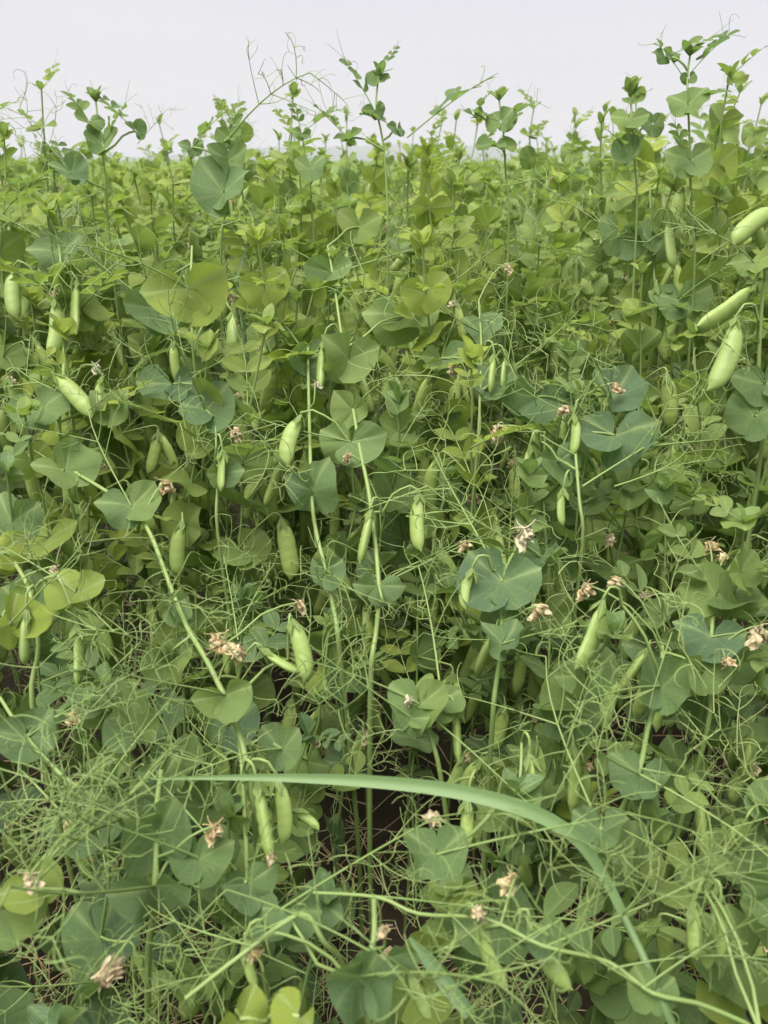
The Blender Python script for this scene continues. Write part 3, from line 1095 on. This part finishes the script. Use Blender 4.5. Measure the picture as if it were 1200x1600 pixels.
hero(tag='the long trailing vine', label='long pale pea vine trailing sideways over the tangle with forked tendrils',
     stem=[(490, 1395, -.03), (590, 1402, -.045), (655, 1428, -.05), (760, 1436, -.04), (848, 1478, -.05), (950, 1503, -.04), (1020, 1552, -.045), (1110, 1575, -.03), (1210, 1640, 0)],
     pairs=[(850, 1480, -.04, 70, 40, 0, .25), (1020, 1552, -.04, 90, 45, 20, .35)],
     tendrils=[(700, 1425, -.05, 800, 1540, .53, 1.0), (830, 1468, -.05, 930, 1420, .56, 1.2), (950, 1515, -.05, 1090, 1480, .54, 1.4), (1010, 1540, -.05, 1140, 1440, .54, 1.4), (760, 1440, -.05, 680, 1500, .55, 1.0)],
     pods=[(745, 1445, 790, 1548, -.02, 725, 1430), (828, 1442, 890, 1550, -.02, 800, 1450), (1085, 1410, 1085, 1500, 0, 1100, 1390), (1125, 1415, 1125, 1500, 0, 1110, 1390)],
     flowers=[(742, 1432, -.05, .8, .2), (805, 1385, -.02, .9, 0)], thick=.002, tone=.25, root=(.36, .36))
hero('pea plant with two grey green leaves tilted flat on a drooping stalk',
     [(690, 1335, -.03), (740, 1300, -.03), (790, 1255, .0), (800, 1330, .03)],
     pairs=[(682, 1335, -.04, 135, 60, 0, .2)], flowers=[(684, 1290, -.04, .8, .3)], pods=[(828, 1180, 838, 1262, .0, 815, 1160)],
     tendrils=[(690, 1340, -.03, 600, 1400, .6, 1)], thick=.0026, tone=.2)
hero(tag='the stacked heart leaves', label='pea plant with two stacked heart shaped leaves and a yellowing bud',
     stem=[(252, 1205, -.01), (245, 1260, -.03), (244, 1340, -.03), (240, 1420, -.01), (232, 1490, .03)],
     pairs=[(246, 1300, -.04, 150, 15, 0, .3), (240, 1385, -.03, 150, 8, 15, .14), (310, 1340, -.03, 110, 55, -20, .34), (252, 1215, .0, 90, 25, 20, .3)],
     flowers=[(335, 1308, -.04, .9, .0), (165, 1550, -.04, 1.2, .2)],
     tendrils=[(244, 1300, -.03, 110, 1230, .67, 1.3), (244, 1400, -.02, 330, 1500, .58, 1.3), (240, 1420, -.02, 120, 1500, .58, 1.3)], thick=.0034, tone=.3)
hero(tag='the bright yellow plant', label='bright yellow green pea plant with smooth oval leaves and slim pods',
     stem=[(-30, 790, -.05), (10, 860, -.06), (45, 920, -.06), (60, 1010, -.03), (50, 1100, .0)],
     pairs=[(0, 862, -.08, 105, 45, 40, .95), (118, 925, -.08, 120, 50, -25, .85), (15, 975, -.08, 110, 15, 45, .88)],
     pods=[(42, 955, 38, 1040, -.06, 60, 930), (120, 978, 122, 1070, -.05, 85, 900)], flowers=[(85, 895, -.07, .6, .3)],
     tendrils=[(110, 960, -.06, 235, 950, .78, .9)], thick=.003, tone=.7)
hero(tag='the stout side shoot', label='pea plant with yellow green leaf and withered flower on a stout side shoot',
     stem=[(0, 1090, -.04), (40, 1150, -.04), (95, 1210, -.04), (150, 1250, -.02), (200, 1300, .03)],
     pairs=[(45, 1150, -.04, 120, 45, 0, .15), (50, 1385, -.06, 110, 45, 20, .75), (10, 1420, -.05, 150, 35, 30, .45)],
     flowers=[(52, 1380, -.07, .8, .2), (115, 1128, -.02, .8, .0)], tendrils=[(95, 1210, -.03, 20, 1290, .64, 1.2), (150, 1250, -.03, 230, 1130, .68, 1.3), (40, 1150, -.03, 180, 1090, .7, 1.2), (30, 1200, -.03, 130, 1330, .62, 1.2)], thick=.0026, tone=.3)
hero('young yellow green pea shoot with toothed broad leaves above the litter',
     [(425, 1578, -.05), (428, 1620, -.02), (430, 1680, .0)],
     pairs=[(375, 1592, -.06, 115, 30, 40, .95), (468, 1588, -.06, 115, 65, -40, .9), (420, 1572, -.05, 100, 40, 0, .85)], thick=.0028, tone=.8, wires=0)
hero(tag='the three plump pods', label='pea plant with three large plump pods crowding its upper stem',
     stem=[(1215, 300, .86), (1200, 400, .86), (1190, 480, .87), (1185, 600, .89), (1190, 700, .92)],
     pairs=[(1178, 410, .85, 85, 50, 0, .6), (1195, 600, .88, 110, 40, 20, .2), (1180, 650, .88, 120, 40, -30, .3)],
     pods=[(1215, 325, 1142, 380, .86, 1225, 330), (1180, 445, 1088, 515, .85, 1195, 440), (1150, 498, 1112, 612, .84, 1185, 500)], thick=.003, tone=.4)
hero(tag='the tallest plant', label='tallest pea plant, leaflets and tendril spread out above the horizon',
     stem=[(1078, 88, 1.08), (1074, 120, 1.08), (1075, 160, 1.08), (1078, 240, 1.09), (1080, 330, 1.12), (1085, 430, 1.16)],
     pairs=[(1075, 163, 1.07, 112, 35, 0, .3), (1040, 88, 1.08, 62, 25, 40, .35), (1078, 250, 1.08, 120, 35, 30, .3), (1076, 122, 1.08, 40, 20, 20, .25)],
     leaves=[(1078, 115, 1.08, 1168, 32, 1.06), (1066, 118, 1.08, 1010, 52, 1.08)], tip=True, tone=.18, thick=.0022, wires=0)
hero('tall leafy pea plant beside the tallest one, broad pale leaves on top',
     [(985, 150, 1.12), (988, 190, 1.12), (992, 260, 1.13), (995, 340, 1.16)],
     pairs=[(985, 185, 1.11, 95, 35, 0, .45), (1020, 195, 1.13, 80, 20, 40, .4), (990, 240, 1.12, 100, 30, -20, .3)], leaves=[(985, 160, 1.12, 1020, 140, 1.1)], tip=True, tone=.45, thick=.0022, wires=0)
hero(tag='the curving leafy arm', label='tall pea plant with a curving leafy arm stretched into the sky',
     stem=[(592, 118, 1.18), (588, 165, 1.18), (598, 220, 1.18), (604, 290, 1.19), (606, 380, 1.21)],
     pairs=[(585, 172, 1.17, 62, 10, 30, .25), (545, 216, 1.18, 74, 65, 0, .4), (592, 128, 1.18, 60, 45, -20, .35), (620, 200, 1.18, 60, 5, 60, .2)],
     leaves=[(600, 110, 1.18, 622, 70, 1.18), (636, 215, 1.18, 772, 128, 1.17)], tip=True, tone=.2, thick=.0022, wires=0)
hero(tag='the clustered young leaves', label='tall pea plant with clustered young leaves just over the crop top',
     stem=[(780, 158, 1.22), (786, 200, 1.22), (790, 270, 1.23), (795, 350, 1.25)],
     pairs=[(782, 190, 1.21, 90, 30, 0, .42), (775, 225, 1.21, 100, 40, 20, .4), (740, 180, 1.22, 50, 40, 0, .25)], leaves=[(786, 190, 1.22, 860, 150, 1.2)], tip=True, tone=.4, thick=.0022, wires=0)
hero(tag='the rounded side leaf', label='pea plant with rounded side leaf and thin forked tendrils against the sky',
     stem=[(150, 160, 1.2), (155, 205, 1.2), (165, 280, 1.21), (170, 360, 1.24)],
     pairs=[(140, 190, 1.19, 80, 40, 20, .35), (160, 225, 1.19, 110, 35, -10, .35), (212, 205, 1.2, 60, 30, 20, .28), (110, 270, 1.18, 120, 40, 20, .15)],
     tendrils=[(215, 225, 1.2, 262, 165, 1.18, .8), (150, 160, 1.2, 140, 138, 1.2, .6)], tip=True, tone=.3, thick=.0022, wires=.2)
hero(tag='the bare wiry tips', label='pea plant with upright broad leaves and bare wiry tips against the sky',
     stem=[(362, 190, 1.15), (358, 250, 1.15), (352, 330, 1.16), (345, 410, 1.18)],
     pairs=[(358, 215, 1.14, 70, 20, 0, .4), (355, 250, 1.14, 120, 20, 20, .3), (350, 300, 1.13, 130, 30, -25, .25), (300, 230, 1.15, 60, 30, 30, .3)],
     tendrils=[(378, 235, 1.15, 380, 175, 1.14, .7), (365, 205, 1.15, 360, 165, 1.15, .6)], tone=.35, thick=.0022, wires=.2)
hero('slender pea shoot with a few tiny leaflets standing alone over the crop',
     [(462, 165, 1.3), (472, 215, 1.3), (482, 270, 1.31), (488, 330, 1.33)],
     pairs=[(472, 208, 1.29, 46, 20, 20, .35), (485, 265, 1.29, 90, 35, 0, .35)], leaves=[(470, 205, 1.3, 455, 158, 1.3)], tone=.3, thick=.0018, wires=0)
hero(tag='the upturned leaf cup', label='pea plant with upturned leaf cup on a straight stalk behind the round discs',
     stem=[(512, 385, .02), (520, 430, -.03), (533, 520, -.03), (540, 570, .02)],
     pairs=[(518, 425, -.04, 100, 15, 0, .38), (545, 560, .0, 120, 20, 20, .4), (630, 495, -.02, 130, 40, 0, .5), (560, 355, .0, 95, 35, 0, .7)],
     tendrils=[(520, 430, -.03, 640, 380, 1.2, 1)], thick=.0026, tone=.4)
hero(tag='the broad pale leaf', label='pea plant carrying one broad pale yellow green leaf high up',
     stem=[(300, 385, -.14), (298, 450, -.14), (300, 520, -.10), (305, 580, -.04)],
     pairs=[(293, 450, -.17, 150, 3, 10, .82), (240, 480, -.02, 130, 30, 20, .12)],
     pods=[(362, 490, 360, 585, -.02, 335, 500)], flowers=[(360, 470, -.02, .9, .5)], thick=.0026, tone=.4)
hero(tag='the row of slim pods', label='pea plant hung with several slim upright pods, whitish flower scrap below',
     stem=[(92, 380, .0), (98, 450, -.01), (100, 530, -.01), (98, 610, .0), (95, 690, .04)],
     pairs=[(95, 395, .0, 100, 35, 20, .25), (60, 640, -.02, 120, 40, 10, .4), (170, 640, -.01, 90, 30, -20, .45)],
     pods=[(85, 470, 80, 560, -.03, 100, 460), (120, 440, 118, 525, -.03, 98, 450), (85, 585, 148, 650, -.03, 92, 600), (22, 420, 24, 500, -.02, 60, 440), (160, 590, 155, 640, -.02, 120, 590)],
     flowers=[(150, 580, -.03, .8, .9), (85, 465, -.03, .7, .2)], thick=.0026, tone=.35)
hero(tag='the chalky dry flower', label='pea plant with a chalky split dry flower and two thin pods',
     stem=[(748, 470, .0), (752, 540, -.01), (750, 610, .0), (746, 700, .03)],
     pairs=[(690, 560, -.01, 95, 35, 20, .35), (770, 600, .0, 100, 30, -20, .2), (752, 520, .0, 95, 35, 0, .3)],
     pods=[(772, 555, 766, 615, -.02, 755, 550), (790, 560, 785, 610, -.01, 760, 556)], flowers=[(710, 585, -.02, 1.1, .4), (790, 425, -.02, 1.0, .1)], thick=.0024, tone=.3)
hero(tag='the single broad pod', label='upright pea plant with one broad pale pod by pointed leaves',
     stem=[(1015, 290, 1.22), (1018, 360, 1.21), (1022, 430, 1.2), (1025, 500, 1.2)],
     pairs=[(965, 370, 1.2, 90, 15, 20, .2), (1018, 380, 1.2, 100, 45, 0, .4), (1060, 470, 1.18, 110, 35, 20, .25)],
     pods=[(1045, 345, 1052, 420, 1.17, 1020, 345)], thick=.0024, tone=.35)
hero(tag='the ragged brown flower', label='pea plant with a ragged brown flower held over dark leaves',
     stem=[(335, 620, .0), (338, 690, .0), (340, 760, .01), (340, 830, .04)],
     pairs=[(320, 640, -.01, 110, 35, 0, .15), (345, 740, -.01, 80, 25, 30, .3), (270, 600, .0, 120, 40, 20, .12)],
     pods=[(348, 705, 346, 768, -.02, 340, 695)], flowers=[(365, 690, -.02, 1.1, .1)], thick=.0025, tone=.2)
hero(tag='the two long pods', label='pea plant with two long ridged pods hanging under the arching grass blade',
     stem=[(372, 1150, .0), (378, 1200, -.01), (384, 1300, .01), (390, 1400, .04)],
     pairs=[(440, 1170, .0, 100, 40, 0, .3), (385, 1380, .0, 110, 35, 10, .2)],
     pods=[(402, 1222, 425, 1350, -.03, 380, 1205), (432, 1215, 445, 1320, .0, 385, 1205), (455, 1268, 500, 1295, .02, 400, 1260)], flowers=[(425, 1345, -.04, .5, .2)], thick=.0028, tone=.3)
hero(tag='the dark hollow', label='pea plant with pods at the dark hollow and curled pale flower remains',
     stem=[(895, 620, .0), (898, 690, -.01), (905, 780, .0), (910, 850, .04)],
     pairs=[(960, 680, -.02, 140, 35, -10, .14), (955, 620, -.01, 130, 35, 20, .1), (840, 620, .0, 130, 35, 0, .12), (870, 720, .0, 100, 20, 30, .32)],
     pods=[(897, 650, 895, 712, -.02, 905, 640), (828, 698, 822, 765, -.02, 845, 690), (880, 765, 878, 822, .0, 890, 750)],
     flowers=[(960, 612, -.03, .9, .1), (885, 648, -.03, .9, .2), (775, 685, -.03, 1.3, .3)],
     tendrils=[(910, 760, -.02, 1050, 690, .93, 1.2), (960, 760, -.02, 1080, 740, .92, 1.2), (1000, 700, -.02, 1130, 680, .95, 1.2)], thick=.0028, tone=.2)


def grass(label, pts, widths, root, tone=.4, culm=None):
    """grass plant: round stem to the leaf joint and one long keeled blade"""
    W = [P(*q) for q in pts]
    base = Vector((root[0], root[1], 0))
    r = bpy.data.objects.new('grass_plant', None)
    r.location = base
    r['label'] = label
    r['category'] = 'grass'
    COL.objects.link(r)
    j = W[0]
    cp = [base.lerp(j, t) + Vector((.02 * math.sin(3 * t), 0, 0)) for t in np.linspace(0, 1, 8)]
    if culm:
        cp = [base.lerp(P(*culm[0]), t) for t in (0, .5)] + [P(*q) for q in culm] + [j]
    g = Geo()
    add_tube(g, [c - base for c in cp], [.003] * len(cp), 7, 0, GRASS)
    o = bpy.data.objects.new('stem', mesh_from('stem', g.packed()))
    o.parent = r
    o.color = (tone, 0, 0, 1)
    COL.objects.link(o)
    pl = []
    for i in range(len(W) - 1):
        p0, p1, p2, p3 = W[max(i - 1, 0)], W[i], W[i + 1], W[min(i + 2, len(W) - 1)]
        for k in range(5):
            t = k / 5
            pl.append((0.5 * ((2 * p1) + (p2 - p0) * t + (2 * p0 - 5 * p1 + 4 * p2 - p3) * t * t + (3 * p1 - p0 - 3 * p2 + p3) * t ** 3), widths[i] * (1 - t) + widths[i + 1] * t))
    pl.append((W[-1], widths[-1]))
    v, uv, f = [], [], []
    n = len(pl)
    for i, (p, w) in enumerate(pl):
        T = (pl[min(i + 1, n - 1)][0] - pl[max(i - 1, 0)][0]).normalized()
        side = T.cross(Vector((-.1, -.75, .6))).normalized()
        nn = side.cross(T)
        for k in range(5):
            s = k / 2 - 1
            for lay in (0,):
                v.append(tuple(p - base + side * (s * w * .5) + nn * (abs(s) * w * .16)))
                uv.append((k / 4, i / n))
    for i in range(n - 1):
        for k in range(4):
            a = i * 5 + k
            f += [(a, a + 1, a + 6), (a, a + 6, a + 5)]
    g = Geo()
    g.add(v, f, uv, 0, GRASS)
    o = bpy.data.objects.new('blade', mesh_from('blade', g.packed()))
    o.parent = r
    o.color = (tone, 0, 0, 1)
    COL.objects.link(o)


grass('tall grass with one long blade arching sideways over the pea tangle',
      [(975, 1432, .57), (945, 1372, .577), (908, 1318, .58), (860, 1282, .585), (795, 1256, .59), (700, 1234, .60), (580, 1221, .61), (440, 1215, .62), (330, 1215, .63), (235, 1217, .64)],
      [.006, .0075, .009, .0105, .011, .0105, .009, .006, .0035, .001], (.26, .42), .55, culm=[(1050, 1600, .53), (1005, 1495, .55)])
grass('short bluish grass blade slanting down beneath the trailing pea vine',
      [(735, 1585, .56), (700, 1540, .57), (670, 1500, .585), (640, 1465, .60)], [.009, .011, .010, .002], (.09, .40), .0)
grass('thin dark grass stalk leaning between tall pea plants',
      [(368, 440, 1.16), (385, 390, 1.16), (400, 350, 1.16), (418, 315, 1.16)], [.004, .004, .003, .001], (-.22, 1.22), .1)


# ------------------------------------------------------------------ the crop: plants in their rows, each its own thing
TR = random.Random(2024)
FEATS = [
    ('blue green pea plant with wiry tendrils and paired hanging pods', dict(tone=.12, pods=(2,), leafy_top=.15, wire=.8)),
    ('mid green pea plant with broad clasping leaves and three joints of pods', dict(tone=.28, pods=(3,), leafy_top=.3, wire=.5)),
    ('fresh yellow green pea plant with light leaves and few pods', dict(tone=.55, pods=(1,), leafy_top=.5, wire=.3)),
    ('pea plant with many leaflets at its top and pods below', dict(tone=.36, pods=(2,), leafy_top=.9, wire=.3)),
    ('pea plant tangled in tendrils with withered flowers and pods', dict(tone=.2, pods=(4,), leafy_top=.0, wire=1.0)),
]
SIZES = [.46, .54, .62, .70, .78, .86, .94, 1.02, 1.12]
TEMPL = {}


def template(fi, hi, var, tier):
    k = (fi, hi, var, tier)
    if k not in TEMPL:
        rng = random.Random(fi * 1000 + hi * 100 + var * 10 + 3)
        TEMPL[k] = tiered(make_plant(rng, SIZES[hi], rng.uniform(.05, .30 if hi < 4 else .16), **{**FEATS[fi][1], 'tone': FEATS[fi][1]['tone'] + (.27 if hi > 4 else -.14 if hi < 3 else 0)}), tier)  # tall plants lighter, low darker: leaf age plus light and shade put into tone
    return TEMPL[k]


GROUPS = {0: 'pea plants at the open edge of the crop', 1: 'pea plants in the standing crop', 2: 'pea plants deep in the crop'}
COLOURS = ['blue green', 'mid green', 'yellow green', 'leafy', 'wiry']
NUM = ['no', 'one', 'two', 'three', 'four', 'five', 'six', 'seven', 'eight', 'nine', 'ten', 'eleven', 'twelve'] + ['many'] * 20


def filler_label(fi, hi, parts, x, y, tier):
    """size, colour, pods, flowers and the nearest thing one can find"""
    pods = sum(p['name'] == 'pod' for p in parts)
    fl = sum(p['name'] == 'withered_flower' for p in parts)
    size = 'low' if hi < 3 else 'knee-high' if hi < 5 else 'upright' if hi < 7 else 'lanky'
    t = size + ' ' + COLOURS[fi] + ' pea plant with ' + NUM[pods] + (' pod' if pods == 1 else ' pods')
    if fl and tier < 1:
        t += ', ' + NUM[fl] + (' dead flower' if fl == 1 else ' dead flowers')
    if tier < 2:
        h, tag = min(HERO_TAGS, key=lambda q: (q[0].x - x) ** 2 + (q[0].y - y) ** 2)
        near = (h.x - x) ** 2 + (h.y - y) ** 2 < (.2 if tier == 0 else .6) ** 2
        t += ', ' + (('by ' if near else 'near ') if tier == 0 else ('behind ' if near else 'well behind ')) + tag
    else:
        t += ', deep in the crop'
    w = t.split()
    if len(w) > 16:
        t = ', '.join(t.split(', ')[:1] + t.split(', ')[-1:])
    return t


def scatter(d0, d1, step, margin):
    out = []
    y = d0
    while y < d1:
        w = .478 * y * 1.03 + margin
        n = int(2 * w / step) + 1
        for i in range(n):
            x = -w + 2 * w * (i + .5 + TR.uniform(-.45, .45)) / n
            out.append((x, y + TR.uniform(-.45, .45) * step))
        y += step
    return out


def place(x, y, tier, spike=0.07):
    d = math.hypot(x, y)
    top = crop_top(d) + TR.gauss(-.01, .05 if d < 1.2 else .06)
    if d > 1.15 and TR.random() < spike * (2.4 if d < 2.4 else 1):
        top += TR.uniform(.05, .16)
    if d > 1.15:                    # taller and lower patches of the standing crop
        top += interp(x, [-1.2, -.75, -.45, -.30, -.18, -.05, .0, .2, .26, .38, .45, .8, 1.2], [.02, .02, .06, .03, -.03, -.03, .05, .05, -.04, -.04, .05, .09, .05])
    top = min(top, 1.09 if d < 1.45 else 1.17)
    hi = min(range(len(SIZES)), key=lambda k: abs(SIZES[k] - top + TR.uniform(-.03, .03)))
    fi = TR.choice([0, 0, 1, 1, 1, 2, 3, 4])
    var = TR.randrange(2)
    s = min(1.15, max(.85, top / SIZES[hi]))
    M = Matrix.Translation((x, y, -.004)) @ Matrix.Rotation(TR.uniform(0, 6.28), 4, 'Z') @ Matrix.Scale(s, 4)
    return fi, hi, var, M


counts = {}
NEAR, MID, FAR = 1.55, 2.45, 3.5
for tier, (d0, d1, step) in enumerate([(.30, NEAR, .108), (NEAR, MID, .150), (MID, FAR, .225)]):
    for (x, y) in scatter(d0, d1, step, .11 if tier == 0 else .05):
        if any((x - h.x) ** 2 + (y - h.y) ** 2 < .03 ** 2 for h in HERO_ROOTS):
            continue
        fi, hi, var, M = place(x, y, tier)
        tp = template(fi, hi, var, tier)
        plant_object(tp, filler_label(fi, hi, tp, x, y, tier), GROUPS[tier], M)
        counts[tier] = counts.get(tier, 0) + 1

# the rest of the field, past counting: one mass
g = Geo()
JOINED = {}


def joined(fi, hi, var):
    k = (fi, hi, var)
    if k not in JOINED:
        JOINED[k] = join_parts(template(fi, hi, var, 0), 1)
    return JOINED[k]


far_n = 0
for d0, d1, step, mg in [(FAR, 6, .24, .3), (6, 11, .42, .8), (11, 22, .8, 2.0)]:
    for (x, y) in scatter(d0, d1, step, mg):
        fi, hi, var, M = place(x, y, 3, .04)
        g.add_geo(joined(fi, hi, var), M)
        far_n += 1
for side in (-1, 1):                # the crop goes on beside the part in view
    y = .15
    while y < FAR:
        w = .478 * y * 1.03 + .08
        x = w + .07
        while x < w + .75:
            fi, hi, var, M = place(side * x + TR.uniform(-.06, .06), y + TR.uniform(-.06, .06), 3)
            g.add_geo(joined(fi, hi, var), M)
            far_n += 1
            x += .16
        y += .16
y = -.30                            # and unseen behind where one stands, set tall and close to shade the foreground
while y > -1.9:
    x = -1.6
    while x < 1.6:
        M = Matrix.Translation((x + TR.uniform(-.07, .07), y + TR.uniform(-.07, .07), -.004)) @ Matrix.Rotation(TR.uniform(0, 6.28), 4, 'Z')
        g.add_geo(joined(TR.randrange(5), TR.randrange(5, 8), TR.randrange(2)), M)
        x += .17
    y -= .15
crop = bpy.data.objects.new('pea_crop', mesh_from('pea_crop', g.packed()))
crop.color = (0, 0, 0, 1)
COL.objects.link(crop)
crop['kind'] = 'stuff'
crop['label'] = 'dense mass of pea plants running away to the horizon'
crop['category'] = 'pea crop'

fy = np.concatenate([[8.6, 8.8], np.geomspace(9.2, 2250, 70)])
fx = axis(.6, 2500, 70)
field = grid_mesh('field', fx, fy, lambda X, Y: np.where(Y < 8.7, -.1, np.interp(Y, [8.8, 12, 20], [.80, .88, .93]) + .025 * RG.standard_normal(X.shape)), M_FIELD)
field['label'] = 'far green pea field reaching the hills'

# dead straw and leaves on the soil
g = Geo()
for k in range(1500):
    y = TR.uniform(.1, 2.0)
    x = TR.uniform(-1, 1) * (.5 * y + .35)
    a = TR.uniform(0, 6.28)
    d = Vector((math.cos(a), math.sin(a), TR.uniform(-.05, .25)))
    p0 = Vector((x, y, TR.uniform(.0, .05)))
    if TR.random() < .93:
        add_tube(g, curl_path(TR, p0, d, TR.uniform(.05, .22), 4, TR.uniform(.2, 1.5), .5), [.0012, .0011, .001, .0009, .0007], 3, 0, DRY)
    else:
        g.add_geo((lambda q: (q[0], q[1], q[2], q[3], np.full(len(q[4]), DRY)))(LIB[('stip', 1, TR.randrange(6), 1)]), frame(p0, d, (TR.gauss(0, .4), TR.gauss(0, .4), 1), TR.uniform(.012, .022)))
lit = bpy.data.objects.new('plant_litter', mesh_from('plant_litter', g.packed()))
lit.color = (0, 0, 0, 1)
COL.objects.link(lit)
lit['kind'] = 'stuff'
lit['label'] = 'dead straw and dry leaves lying on the soil'
lit['category'] = 'litter'

# the air: thin even haze that pales the far hills
hb = bpy.data.meshes.new('haze')
X0, X1, Y0, Y1, Z0, Z1 = -6200, 6200, -6200, 6200, -4.5, 75
hb.from_pydata([(X0, Y0, Z0), (X1, Y0, Z0), (X1, Y1, Z0), (X0, Y1, Z0), (X0, Y0, Z1), (X1, Y0, Z1), (X1, Y1, Z1), (X0, Y1, Z1)], [],
               [(0, 3, 2, 1), (4, 5, 6, 7), (0, 1, 5, 4), (1, 2, 6, 5), (2, 3, 7, 6), (3, 0, 4, 7)])
hm, hnt, hN, hL = new_mat('haze')
ho = hN.new('ShaderNodeOutputMaterial')
hv = hN.new('ShaderNodeVolumePrincipled')
hv.inputs['Color'].default_value = (0.93, 0.95, 1.0, 1)
hv.inputs['Density'].default_value = 0.00045
hL.new(hv.outputs[0], ho.inputs['Volume'])
hb.materials.append(hm)
haze = bpy.data.objects.new('haze', hb)
COL.objects.link(haze)
haze['kind'] = 'stuff'
haze['label'] = 'thin pale haze over the field'

print('PLANTS', counts, 'heroes', len(HERO_ROOTS), 'far', far_n, 'objects', TOTAL[0], 'crop tris', len(crop.data.polygons))
